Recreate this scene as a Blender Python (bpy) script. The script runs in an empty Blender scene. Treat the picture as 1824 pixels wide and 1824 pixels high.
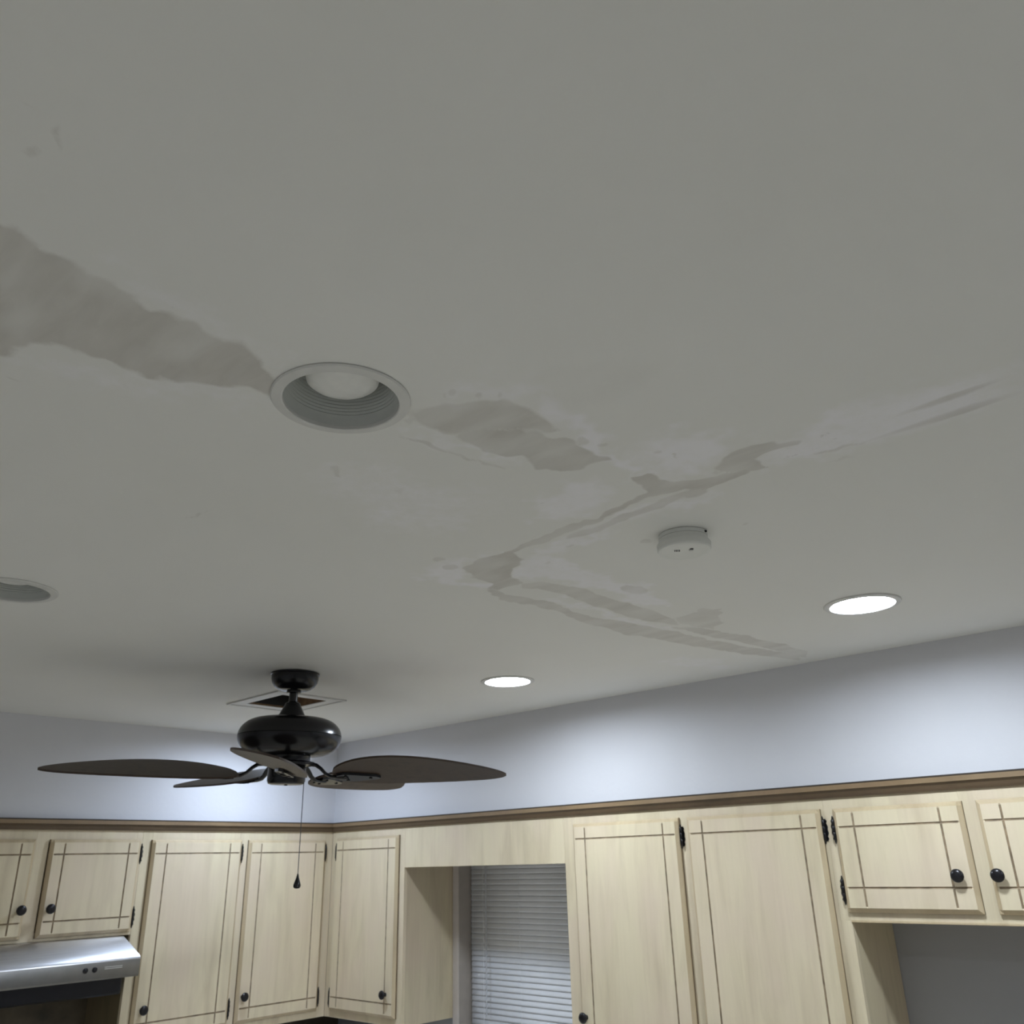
import bpy, bmesh, math, random
import numpy as np
from mathutils import Vector, Matrix, noise as mnoise

# ------------------------------------------------------------------ camera, world, exposure
scn = bpy.context.scene
COL = scn.collection
CAMZ = 1.82
cam_d = bpy.data.cameras.new('camera')
cam = bpy.data.objects.new('camera', cam_d); COL.objects.link(cam)
cam_d.sensor_fit = 'HORIZONTAL'; cam_d.sensor_width = 36.0
cam_d.lens = 36.0 * 1518.61 / 1824.0
cam_d.clip_start = 0.02
_r = Vector((0.67521, -0.73721, -0.02461)); _u = Vector((-0.26506, -0.27363, 0.92459)); _f = Vector((0.68835, 0.61777, 0.38017))
cam.matrix_world = Matrix(((_r.x, _u.x, -_f.x, 0), (_r.y, _u.y, -_f.y, 0), (_r.z, _u.z, -_f.z, CAMZ), (0, 0, 0, 1)))
cam_d.dof.use_dof = True; cam_d.dof.focus_distance = 1.35; cam_d.dof.aperture_fstop = 11.0
scn.camera = cam

world = bpy.data.worlds.new('night'); scn.world = world; world.use_nodes = True
world.node_tree.nodes['Background'].inputs[0].default_value = (0.02, 0.025, 0.04, 1)
world.node_tree.nodes['Background'].inputs[1].default_value = 0.2
scn.view_settings.view_transform = 'Standard'; scn.view_settings.look = 'None'
scn.view_settings.gamma = 1.0; scn.view_settings.use_curve_mapping = False
scn.view_settings.exposure = 1.18
scn.cycles.diffuse_bounces = 6; scn.cycles.max_bounces = 10
LAMP = 96.0                       # strength of a lit bulb's lens
LAMP_COL = (0.78, 0.88, 1.0)

# ------------------------------------------------------------------ room numbers (metres)
CEIL = 2.44
XW, YW = 2.886, 3.906              # planes of the soffits and cabinet fronts
XB, YB = 3.215, 4.236              # the walls behind the cabinets
XMIN, YMIN = -2.0, -2.6

# ------------------------------------------------------------------ helpers
def tag(o, label=None, cat=None, group=None, kind=None):
    if label: o['label'] = label
    if cat: o['category'] = cat
    if group: o['group'] = group
    if kind: o['kind'] = kind
    return o

def thing(name, loc, label, cat, group=None):
    o = bpy.data.objects.new(name, None); COL.objects.link(o)
    o.empty_display_size = 0.05
    o.location = loc
    return tag(o, label, cat, group)

def origin(o):
    v = Vector((0, 0, 0))
    while o is not None:
        v += o.location; o = o.parent
    return v

def obj(name, bm, mats, parent=None, local=False, smooth=None, recalc=True):
    """link a bmesh as one object; its vertices are in room coordinates unless local"""
    if recalc: bmesh.ops.recalc_face_normals(bm, faces=bm.faces)
    if parent is not None and not local:
        bmesh.ops.translate(bm, verts=bm.verts, vec=-origin(parent))
    me = bpy.data.meshes.new(name); bm.to_mesh(me); bm.free()
    if not isinstance(mats, (list, tuple)): mats = [mats]
    for m in mats: me.materials.append(m)
    if smooth is not None:
        me.polygons.foreach_set('use_smooth', [True] * len(me.polygons))
        try: me.set_sharp_from_angle(angle=math.radians(smooth))
        except Exception: pass
    o = bpy.data.objects.new(name, me); COL.objects.link(o)
    if parent is not None: o.parent = parent
    return o

def box(bm, a, b, bevel=0.0, mat=0):
    x0, x1 = sorted((a[0], b[0])); y0, y1 = sorted((a[1], b[1])); z0, z1 = sorted((a[2], b[2]))
    vs = [bm.verts.new(p) for p in ((x0,y0,z0),(x1,y0,z0),(x1,y1,z0),(x0,y1,z0),(x0,y0,z1),(x1,y0,z1),(x1,y1,z1),(x0,y1,z1))]
    fs = [bm.faces.new([vs[i] for i in q]) for q in ((0,3,2,1),(4,5,6,7),(0,1,5,4),(1,2,6,5),(2,3,7,6),(3,0,4,7))]
    for f in fs: f.material_index = mat
    if bevel > 0:
        es = list({e for f in fs for e in f.edges})
        bmesh.ops.bevel(bm, geom=es, offset=bevel, segments=1, affect='EDGES', profile=0.5)
    return bm

def lathe(bm, prof, c=(0, 0, 0), seg=48, axis='Z', cap0=False, cap1=False, mat=0, M=None):
    """revolve (radius, height) pairs"""
    rings = []
    for r, h in prof:
        ring = []
        for i in range(seg):
            a = 2 * math.pi * i / seg
            if axis == 'Z': p = Vector((r * math.cos(a), r * math.sin(a), h))
            elif axis == 'X': p = Vector((h, r * math.cos(a), r * math.sin(a)))
            else: p = Vector((r * math.cos(a), h, r * math.sin(a)))
            if M is not None: p = M @ p
            ring.append(bm.verts.new(p + Vector(c)))
        rings.append(ring)
    for k in range(len(rings) - 1):
        for i in range(seg):
            j = (i + 1) % seg
            f = bm.faces.new((rings[k][i], rings[k][j], rings[k+1][j], rings[k+1][i])); f.material_index = mat
    if cap0: bm.faces.new(rings[0]).material_index = mat
    if cap1: bm.faces.new(rings[-1]).material_index = mat
    return bm

def tube(bm, pts, rad, seg=8, flat=1.0):
    rings = []
    pts = [Vector(p) for p in pts]
    for k, p in enumerate(pts):
        d = (pts[min(k + 1, len(pts) - 1)] - pts[max(k - 1, 0)]).normalized()
        a = Vector((0, 0, 1)) if abs(d.z) < 0.9 else Vector((1, 0, 0))
        s = d.cross(a).normalized(); t = s.cross(d).normalized()
        r = rad[k] if isinstance(rad, (list, tuple)) else rad
        rings.append([bm.verts.new(p + s * r * math.cos(2*math.pi*i/seg) + t * r * flat * math.sin(2*math.pi*i/seg)) for i in range(seg)])
    for k in range(len(rings) - 1):
        for i in range(seg):
            j = (i + 1) % seg
            bm.faces.new((rings[k][i], rings[k][j], rings[k+1][j], rings[k+1][i]))
    bm.faces.new(rings[0]); bm.faces.new(rings[-1])
    return bm

# ------------------------------------------------------------------ materials
def new_mat(name):
    m = bpy.data.materials.new(name); m.use_nodes = True
    nt = m.node_tree; b = nt.nodes['Principled BSDF']
    return m, nt, b

def N(nt, t, **kw):
    n = nt.nodes.new(t)
    for k, v in kw.items():
        if k in n.inputs.keys(): n.inputs[k].default_value = v
        else: setattr(n, k, v)
    return n

def coords(nt, scale, src='Object'):
    tc = N(nt, 'ShaderNodeTexCoord'); mp = N(nt, 'ShaderNodeMapping')
    mp.inputs['Scale'].default_value = scale
    nt.links.new(tc.outputs[src], mp.inputs[0]); return mp.outputs[0]

def ramp(nt, fac, stops):
    r = N(nt, 'ShaderNodeValToRGB')
    el = r.color_ramp.elements
    while len(el) < len(stops): el.new(0.5)
    for e, (p, c) in zip(el, stops): e.position = p; e.color = (*c, 1)
    nt.links.new(fac, r.inputs[0]); return r.outputs[0]

def mixc(nt, fac, a, b, mode='MIX'):
    m = N(nt, 'ShaderNodeMix', data_type='RGBA', blend_type=mode)
    for i, v in ((0, fac), (6, a), (7, b)):
        if hasattr(v, 'links') or hasattr(v, 'is_linked'): nt.links.new(v, m.inputs[i])
        elif i == 0: m.inputs[0].default_value = v
        else: m.inputs[i].default_value = (*v, 1)
    return m.outputs[2]

def bump(nt, b, height, strength, dist=0.002):
    n = N(nt, 'ShaderNodeBump', Strength=strength, Distance=dist)
    nt.links.new(height, n.inputs['Height']); nt.links.new(n.outputs[0], b.inputs['Normal'])

def plain(name, col, rough=0.5, metal=0.0, spec=None, var=0.0, vscale=20.0, bumpy=0.0):
    m, nt, b = new_mat(name)
    b.inputs['Roughness'].default_value = rough; b.inputs['Metallic'].default_value = metal
    if spec is not None: b.inputs['Specular IOR Level'].default_value = spec
    nz = N(nt, 'ShaderNodeTexNoise', Scale=vscale, Detail=4.0)
    nt.links.new(coords(nt, (1, 1, 1)), nz.inputs['Vector'])
    lo = tuple(c * (1 - var) for c in col); hi = tuple(min(1, c * (1 + var)) for c in col)
    nt.links.new(ramp(nt, nz.outputs[0], [(0.3, lo), (0.7, hi)]), b.inputs['Base Color'])
    if bumpy: bump(nt, b, nz.outputs[0], bumpy)
    return m

def wood(name, base, dark, pink, rough=0.42, stretch=(9, 9, 1.3)):
    """glazed, pickled maple: soft vertical figure, pinkish and greenish blotches"""
    m, nt, b = new_mat(name)
    v = coords(nt, stretch)
    n1 = N(nt, 'ShaderNodeTexNoise', Scale=1.6, Detail=5.0, Roughness=0.55, Distortion=0.4); nt.links.new(v, n1.inputs['Vector'])
    v2 = coords(nt, (60, 60, 2.2))
    n2 = N(nt, 'ShaderNodeTexNoise', Scale=1.5, Detail=4.0); nt.links.new(v2, n2.inputs['Vector'])
    v3 = coords(nt, (4.0, 4.0, 2.0))
    n3 = N(nt, 'ShaderNodeTexNoise', Scale=1.3, Detail=3.0); nt.links.new(v3, n3.inputs['Vector'])
    c = ramp(nt, n1.outputs[0], [(0.30, dark), (0.55, base), (0.75, base)])
    c = mixc(nt, ramp(nt, n3.outputs[0], [(0.42, (0, 0, 0)), (0.65, (0.75, 0.75, 0.75))]), c, pink)
    c = mixc(nt, 0.12, c, ramp(nt, n2.outputs[0], [(0.35, dark), (0.6, base)]))
    nt.links.new(c, b.inputs['Base Color'])
    b.inputs['Roughness'].default_value = rough
    bump(nt, b, n2.outputs[0], 0.05, 0.001)
    return m

M_WOOD = wood('pickled_maple', (0.76, 0.655, 0.455), (0.61, 0.51, 0.34), (0.745, 0.61, 0.46))
M_GROOVE = plain('groove_glaze', (0.33, 0.25, 0.16), 0.6, var=0.35, vscale=40)
M_EDGE = wood('glazed_edge', (0.60, 0.48, 0.30), (0.42, 0.32, 0.19), (0.56, 0.44, 0.29))
M_CROWN = wood('crown_wood', (0.27, 0.185, 0.10), (0.18, 0.12, 0.062), (0.25, 0.165, 0.095), stretch=(3, 3, 8))
M_CROWN_DARK = plain('crown_bead_dark', (0.035, 0.024, 0.016), 0.6, var=0.3)  # near-black tone of the bead along the top
M_COVE_SHADED = wood('crown_cove_shaded', (0.12, 0.078, 0.042), (0.075, 0.05, 0.028), (0.11, 0.072, 0.04), stretch=(3, 3, 8))  # crown wood darkened: shade on the down-facing cove is put into its colour
M_BOX_SHADED = wood('cabinet_side_shaded', (0.20, 0.155, 0.085), (0.13, 0.10, 0.055), (0.18, 0.135, 0.08))  # cabinet side darkened: the shade beside the hood is put into its colour
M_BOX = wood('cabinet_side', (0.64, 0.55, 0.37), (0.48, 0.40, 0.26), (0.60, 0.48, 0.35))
M_BLACK = plain('black_bronze', (0.010, 0.0095, 0.011), 0.24, 0.2, var=0.2)
M_KNOB = plain('oil_rubbed_knob', (0.022, 0.020, 0.022), 0.28, 0.5, var=0.2)
M_BLADE = wood('dark_blade', (0.060, 0.037, 0.023), (0.032, 0.020, 0.013), (0.055, 0.035, 0.023), rough=0.5, stretch=(20, 20, 20))
M_WHITE = plain('trim_white', (0.66, 0.65, 0.62), 0.45, var=0.05)
M_BAFFLE = plain('baffle_white', (0.55, 0.56, 0.53), 0.55, var=0.03)
M_PLASTIC = plain('detector_plastic', (0.74, 0.74, 0.70), 0.45, var=0.02)
M_SLOT = plain('dark_slot', (0.02, 0.02, 0.02), 0.7)
M_STEEL = None
def steel():
    m, nt, b = new_mat('brushed_steel')
    v = coords(nt, (3, 200, 200)); nz = N(nt, 'ShaderNodeTexNoise', Scale=2.0, Detail=3.0); nt.links.new(v, nz.inputs['Vector'])
    nt.links.new(ramp(nt, nz.outputs[0], [(0.3, (0.56, 0.56, 0.58)), (0.7, (0.66, 0.66, 0.68))]), b.inputs['Base Color'])
    b.inputs['Metallic'].default_value = 1.0; b.inputs['Roughness'].default_value = 0.30
    return m
M_STEEL = steel()
M_STEEL_DIM = plain('steel_front_dimmed', (0.24, 0.235, 0.23), 0.30, 0.9, var=0.08)  # steel darkened: reflection of the dim room is put into the front's colour
M_HOODDARK = plain('hood_dark', (0.03, 0.03, 0.035), 0.25, 0.6)
M_SLAT = plain('blind_white', (0.91, 0.92, 0.94), 0.4, var=0.02)
M_CASING = plain('casing_paint', (0.62, 0.56, 0.52), 0.45, var=0.04)
M_JAMB = plain('jamb_paint', (0.42, 0.37, 0.32), 0.5, var=0.05)
M_RIM = plain('rim_dark', (0.17, 0.12, 0.07), 0.6, var=0.3)  # dark tone on the side faces of the doors
M_DUCT = plain('duct_wood', (0.22, 0.125, 0.060), 0.8, var=0.35, vscale=30)
M_BACKSPLASH = plain('backsplash', (0.085, 0.066, 0.040), 0.5, var=0.5, vscale=9)
M_FLOOR = plain('floor_tile', (0.74, 0.69, 0.59), 0.6, var=0.06, vscale=3)
M_BULB_OFF = plain('frosted_bulb', (0.80, 0.79, 0.76), 0.35, var=0.03, vscale=60)

def emit(name, col, s):
    m, nt, b = new_mat(name)
    b.inputs['Base Color'].default_value = (0.8, 0.8, 0.8, 1)
    b.inputs['Emission Color'].default_value = (*col, 1); b.inputs['Emission Strength'].default_value = s
    return m
M_LIT = emit('lit_bulb', LAMP_COL, LAMP)
M_LIT_COOL = emit('lit_bulb_cool', (0.66, 0.79, 1.0), LAMP * 0.78)

def paint(name, col, var, bscale=55.0, bstr=0.12):
    m, nt, b = new_mat(name)
    v = coords(nt, (1, 1, 1))
    n1 = N(nt, 'ShaderNodeTexNoise', Scale=1.7, Detail=4.0); nt.links.new(v, n1.inputs['Vector'])
    n2 = N(nt, 'ShaderNodeTexNoise', Scale=bscale, Detail=3.0); nt.links.new(v, n2.inputs['Vector'])
    nt.links.new(ramp(nt, n1.outputs[0], [(0.3, tuple(c*(1-var) for c in col)), (0.7, tuple(min(1, c*(1+var)) for c in col))]), b.inputs['Base Color'])
    b.inputs['Roughness'].default_value = 0.6
    bump(nt, b, n2.outputs[0], bstr, 0.004)
    return m
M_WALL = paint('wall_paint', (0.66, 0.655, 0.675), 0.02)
M_WALL_SHADED = paint('wall_paint_shaded', (0.36, 0.36, 0.37), 0.04)  # wall paint darkened: shade in the niche is put into the colour

def ceiling_mat():
    """flat ceiling paint with bare plaster patches (attribute 'bare') and spackle (attribute 'spackle')"""
    m, nt, b = new_mat('patched_ceiling')
    v = coords(nt, (1, 1, 1))
    big = N(nt, 'ShaderNodeTexNoise', Scale=1.3, Detail=3.0); nt.links.new(v, big.inputs['Vector'])
    base = ramp(nt, big.outputs[0], [(0.3, (0.775, 0.765, 0.725)), (0.7, (0.805, 0.795, 0.760))])
    fine = N(nt, 'ShaderNodeTexNoise', Scale=38.0, Detail=6.0, Roughness=0.65); nt.links.new(v, fine.inputs['Vector'])
    mid = N(nt, 'ShaderNodeTexNoise', Scale=11.0, Detail=7.0, Roughness=0.68, Distortion=0.5); nt.links.new(v, mid.inputs['Vector'])
    mx = N(nt, 'ShaderNodeMath', operation='ADD'); nt.links.new(mid.outputs[0], mx.inputs[0]); nt.links.new(fine.outputs[0], mx.inputs[1])
    mh = N(nt, 'ShaderNodeMath', operation='MULTIPLY'); nt.links.new(mx.outputs[0], mh.inputs[0]); mh.inputs[1].default_value = 0.5
    mixn = mh.outputs[0]
    # streaks drawn by the trowel
    st = N(nt, 'ShaderNodeTexNoise', Scale=6.0, Detail=5.0, Distortion=0.6); nt.links.new(coords(nt, (7, 2.0, 1)), st.inputs['Vector'])
    def masked(attr, amp, lo, hi, nz):
        at = N(nt, 'ShaderNodeAttribute', attribute_name=attr)
        ma = N(nt, 'ShaderNodeMath', operation='SUBTRACT'); nt.links.new(nz, ma.inputs[0]); ma.inputs[1].default_value = 0.5
        mb = N(nt, 'ShaderNodeMath', operation='MULTIPLY_ADD'); nt.links.new(ma.outputs[0], mb.inputs[0]); mb.inputs[1].default_value = amp
        nt.links.new(at.outputs['Fac'], mb.inputs[2])
        mr = N(nt, 'ShaderNodeMapRange', interpolation_type='SMOOTHSTEP'); nt.links.new(mb.outputs[0], mr.inputs[0])
        mr.inputs[1].default_value = lo; mr.inputs[2].default_value = hi
        ga = N(nt, 'ShaderNodeMath', operation='MULTIPLY'); nt.links.new(mr.outputs[0], ga.inputs[0])
        g2 = N(nt, 'ShaderNodeMapRange'); nt.links.new(at.outputs['Fac'], g2.inputs[0]); g2.inputs[1].default_value = 0.0; g2.inputs[2].default_value = 0.12
        nt.links.new(g2.outputs[0], ga.inputs[1])
        return ga.outputs[0]
    pale = masked('spackle', 1.4, 0.10, 0.95, mixn)
    c = mixc(nt, pale, base, (0.862, 0.845, 0.862))
    bare = masked('bare', 1.1, 0.30, 0.80, mixn)
    bs = ramp(nt, st.outputs[0], [(0.3, (0.575, 0.552, 0.508)), (0.7, (0.640, 0.616, 0.572))])
    at = N(nt, 'ShaderNodeAttribute', attribute_name='depth')
    mm = N(nt, 'ShaderNodeMath', operation='MULTIPLY'); nt.links.new(bare, mm.inputs[0]); nt.links.new(at.outputs['Fac'], mm.inputs[1])
    c = mixc(nt, mm.outputs[0], c, bs)
    # scuffs inside the spackled zone
    sc = N(nt, 'ShaderNodeTexNoise', Scale=24.0, Detail=5.0, Roughness=0.7); nt.links.new(coords(nt, (1.0, 1.0, 1)), sc.inputs['Vector'])
    scf = ramp(nt, sc.outputs[0], [(0.66, (0, 0, 0)), (0.74, (0.5, 0.5, 0.5))])
    mk = N(nt, 'ShaderNodeMath', operation='MULTIPLY'); nt.links.new(scf, mk.inputs[0]); nt.links.new(pale, mk.inputs[1])
    c = mixc(nt, mk.outputs[0], c, (0.47, 0.45, 0.43))
    nt.links.new(c, b.inputs['Base Color'])
    b.inputs['Roughness'].default_value = 0.7
    bump(nt, b, fine.outputs[0], 0.08, 0.003)
    return m
M_CEIL = ceiling_mat()
DARK = [
 (1.00, 0.010, [(0.127,0.859),(0.16,0.853),(0.176,0.849),(0.183,0.842),(0.205,0.853),(0.207,0.861),(0.237,0.858),(0.26,0.877),(0.285,0.87),(0.312,0.862),(0.321,0.87),(0.341,0.873),(0.362,0.863),(0.395,0.871),(0.427,0.874),(0.455,0.862),(0.489,0.874),(0.523,0.897),(0.556,0.948),(0.525,0.962),(0.454,1.003),(0.413,1.028),(0.354,1.034),(0.324,1.032),(0.299,1.039),(0.279,1.059),(0.273,1.083),(0.27,1.109),(0.245,1.134),(0.211,1.15)]),
 (0.75, 0.008, [(0.735,0.853),(0.739,0.824),(0.744,0.796),(0.775,0.758),(0.79,0.74),(0.806,0.717),(0.814,0.714),(0.852,0.716),(0.906,0.729),(0.931,0.728),(0.909,0.755),(0.845,0.802),(0.831,0.837),(0.826,0.855),(0.783,0.869),(0.761,0.861)]),
 (1.00, 0.006, [(0.828,0.856),(0.828,0.835),(0.837,0.8),(0.874,0.782),(0.909,0.755),(0.942,0.754),(0.959,0.737),(1.026,0.732),(1.072,0.734),(1.069,0.767),(1.066,0.801),(1.056,0.818),(1.032,0.829),(1.016,0.845),(0.963,0.829),(0.946,0.849),(0.913,0.855),(0.878,0.859)]),
 (1.00, 0.005, [(1.159,0.755),(1.162,0.733),(1.172,0.723),(1.205,0.731),(1.233,0.71),(1.248,0.679),(1.262,0.631),(1.264,0.588),(1.285,0.599),(1.293,0.617),(1.299,0.652),(1.305,0.695),(1.274,0.712),(1.27,0.751),(1.252,0.776),(1.258,0.818),(1.259,0.848),(1.25,0.849),(1.235,0.815),(1.231,0.775),(1.204,0.759),(1.186,0.762)]),
 (0.80, 0.005, [(1.227,0.624),(1.195,0.582),(1.188,0.566),(1.191,0.549),(1.195,0.536),(1.203,0.508),(1.22,0.503),(1.232,0.471),(1.245,0.487),(1.243,0.526),(1.246,0.553),(1.273,0.56),(1.295,0.56),(1.287,0.584),(1.255,0.616)]),
 (0.80, 0.005, [(1.243,0.833),(1.253,0.874),(1.262,0.909),(1.252,0.963),(1.261,1.059),(1.269,1.121),(1.271,1.163),(1.287,1.178),(1.29,1.14),(1.292,1.086),(1.292,0.994),(1.281,0.923),(1.276,0.891),(1.265,0.85)]),
 (0.70, 0.006, [(1.282,0.711),(1.28,0.789),(1.282,0.869),(1.302,0.945),(1.305,1.013),(1.321,1.025),(1.333,0.968),(1.326,0.9),(1.313,0.811),(1.3,0.722)]),
 (0.75, 0.005, [(1.287,0.72),(1.282,0.7),(1.292,0.676),(1.315,0.689),(1.314,0.719),(1.305,0.731)]),
 (1.00, 0.005, [(1.283,1.317),(1.275,1.26),(1.272,1.222),(1.275,1.159),(1.294,1.161),(1.324,1.178),(1.345,1.184),(1.371,1.235),(1.394,1.268),(1.481,1.293),(1.471,1.339),(1.471,1.377),(1.442,1.378),(1.426,1.344),(1.381,1.338),(1.322,1.325)]),
 (0.70, 0.005, [(1.482,1.304),(1.504,1.26),(1.613,1.226),(1.755,1.227),(1.877,1.214),(1.995,1.22),(2.088,1.233),(2.109,1.246),(2.057,1.26),(1.993,1.293),(1.851,1.297),(1.698,1.293),(1.545,1.295),(1.496,1.316)]),
 (0.70, 0.005, [(1.439,1.375),(1.5,1.376),(1.651,1.357),(1.86,1.367),(1.99,1.329),(2.159,1.306),(2.478,1.258),(2.766,1.184),(2.834,1.216),(2.581,1.314),(2.268,1.376),(2.11,1.413),(1.928,1.419),(1.7,1.399),(1.543,1.416),(1.459,1.395)]),
 (0.70, 0.005, [(2.102,1.27),(2.211,1.223),(2.369,1.18),(2.56,1.145),(2.724,1.145),(2.806,1.183),(2.682,1.204),(2.464,1.231),(2.284,1.266),(2.124,1.284)]),
 (0.50, 0.006, [(2.017,1.216),(2.013,1.141),(2.045,1.082),(2.095,1.128),(2.179,1.149),(2.221,1.214),(2.15,1.243)]),
 (0.70, 0.006, [(1.247,0.373),(1.245,0.325),(1.25,0.261),(1.247,0.199),(1.236,0.133),(1.269,0.14),(1.274,0.207),(1.271,0.268),(1.26,0.33),(1.252,0.375)]),
 (0.70, 0.006, [(1.331,0.392),(1.322,0.335),(1.311,0.272),(1.303,0.214),(1.299,0.147),(1.346,0.157),(1.337,0.224),(1.334,0.279),(1.336,0.34),(1.337,0.394)]),
 (0.50, 0.005, [(1.292,0.489),(1.296,0.443),(1.305,0.4),(1.311,0.402),(1.311,0.449),(1.296,0.491)]),
 (0.55, 0.004, [(0.761,0.922),(0.808,0.903),(0.9,0.894),(0.968,0.881),(0.972,0.886),(0.909,0.903),(0.819,0.914),(0.764,0.926)]),
 (0.55, 0.006, [(0.145,0.726),(0.147,0.712),(0.153,0.709),(0.164,0.713),(0.162,0.725),(0.159,0.735),(0.151,0.73)]),
 (0.55, 0.006, [(0.165,0.685),(0.167,0.676),(0.173,0.687),(0.177,0.702),(0.171,0.7)]),
 (0.35, 0.006, [(0.129,0.674),(0.135,0.672),(0.142,0.673),(0.142,0.674),(0.136,0.675),(0.13,0.675)]),
 (0.50, 0.004, [(0.276,1.16),(0.287,1.157),(0.301,1.159),(0.302,1.163),(0.289,1.163),(0.277,1.163)]),
 (0.10, 0.030, [(0.78,0.623),(0.805,0.585),(0.855,0.528),(0.891,0.511),(0.921,0.555),(0.921,0.623),(0.9,0.68),(0.835,0.691),(0.786,0.669)]),
 (0.35, 0.008, [(0.889,1.081),(0.899,1.064),(0.917,1.088)]),
 (0.50, 0.004, [(0.76,1.087),(0.768,1.076),(0.798,1.103),(0.787,1.107)]),
 (0.42, 0.004, [(1.109,0.655),(1.113,0.659),(1.113,0.666),(1.11,0.671),(1.106,0.671),(1.102,0.667),(1.102,0.66),(1.105,0.655)]),
 (0.42, 0.004, [(1.138,0.639),(1.14,0.643),(1.139,0.647),(1.134,0.649),(1.129,0.648),(1.126,0.644),(1.128,0.64),(1.133,0.638)]),
 (0.42, 0.004, [(1.158,0.645),(1.158,0.648),(1.152,0.652),(1.145,0.654),(1.14,0.653),(1.14,0.65),(1.145,0.646),(1.153,0.644)]),
 (0.42, 0.004, [(1.0,0.713),(1.003,0.719),(0.997,0.727),(0.987,0.73),(0.979,0.728),(0.977,0.721),(0.982,0.714),(0.992,0.711)]),
 (0.42, 0.004, [(1.026,0.699),(1.03,0.704),(1.029,0.711),(1.025,0.716),(1.019,0.715),(1.015,0.71),(1.016,0.703),(1.02,0.698)]),
 (0.42, 0.004, [(0.773,0.732),(0.776,0.738),(0.774,0.743),(0.769,0.745),(0.763,0.742),(0.761,0.737),(0.762,0.732),(0.768,0.73)]),
 (0.42, 0.004, [(0.801,0.714),(0.802,0.718),(0.798,0.72),(0.793,0.719),(0.788,0.716),(0.788,0.712),(0.791,0.71),(0.797,0.711)]),
 (0.42, 0.004, [(0.74,0.759),(0.741,0.764),(0.739,0.769),(0.733,0.772),(0.729,0.77),(0.727,0.765),(0.73,0.76),(0.735,0.757)]),
 (0.42, 0.004, [(0.736,0.783),(0.736,0.786),(0.733,0.787),(0.728,0.784),(0.725,0.78),(0.725,0.777),(0.729,0.777),(0.733,0.779)]),
 (0.42, 0.004, [(1.456,0.917),(1.462,0.925),(1.462,0.937),(1.457,0.946),(1.45,0.946),(1.444,0.938),(1.444,0.926),(1.449,0.917)]),
 (0.42, 0.004, [(1.509,0.722),(1.513,0.726),(1.514,0.732),(1.512,0.736),(1.508,0.736),(1.504,0.732),(1.502,0.727),(1.504,0.722)]),
 (0.42, 0.004, [(2.083,1.101),(2.089,1.116),(2.067,1.131),(2.03,1.136),(2.002,1.129),(1.997,1.114),(2.018,1.1),(2.054,1.094)]),
 (0.42, 0.004, [(1.763,1.128),(1.768,1.145),(1.741,1.158),(1.699,1.159),(1.668,1.147),(1.664,1.13),(1.69,1.117),(1.731,1.116)]),
 (0.42, 0.004, [(0.747,0.852),(0.751,0.86),(0.753,0.87),(0.75,0.878),(0.745,0.879),(0.741,0.872),(0.74,0.861),(0.742,0.853)]),
 (0.42, 0.004, [(1.254,0.623),(1.257,0.627),(1.255,0.632),(1.249,0.635),(1.243,0.634),(1.24,0.63),(1.242,0.625),(1.248,0.622)]),
 (0.42, 0.004, [(1.213,1.284),(1.218,1.296),(1.216,1.311),(1.208,1.32),(1.198,1.318),(1.193,1.305),(1.195,1.29),(1.203,1.281)]),
 (0.42, 0.004, [(1.272,1.309),(1.279,1.324),(1.275,1.341),(1.263,1.349),(1.25,1.345),(1.244,1.33),(1.247,1.313),(1.259,1.305)]),
 (0.42, 0.004, [(1.394,1.146),(1.4,1.153),(1.404,1.164),(1.404,1.174),(1.401,1.175),(1.396,1.168),(1.392,1.156),(1.391,1.147)]),
 (0.42, 0.004, [(1.345,1.038),(1.349,1.045),(1.351,1.057),(1.351,1.067),(1.347,1.069),(1.342,1.061),(1.34,1.05),(1.341,1.04)]),
 (0.42, 0.004, [(0.708,1.39),(0.708,1.403),(0.706,1.43),(0.701,1.455),(0.697,1.463),(0.696,1.449),(0.699,1.422),(0.704,1.397)]),
 (0.42, 0.004, [(1.353,0.429),(1.354,0.437),(1.351,0.456),(1.344,0.474),(1.339,0.48),(1.338,0.471),(1.342,0.453),(1.348,0.435)]),
 (0.42, 0.004, [(2.944,1.353),(2.973,1.374),(2.976,1.391),(2.95,1.394),(2.912,1.381),(2.884,1.36),(2.881,1.344),(2.906,1.341)]),
]
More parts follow.
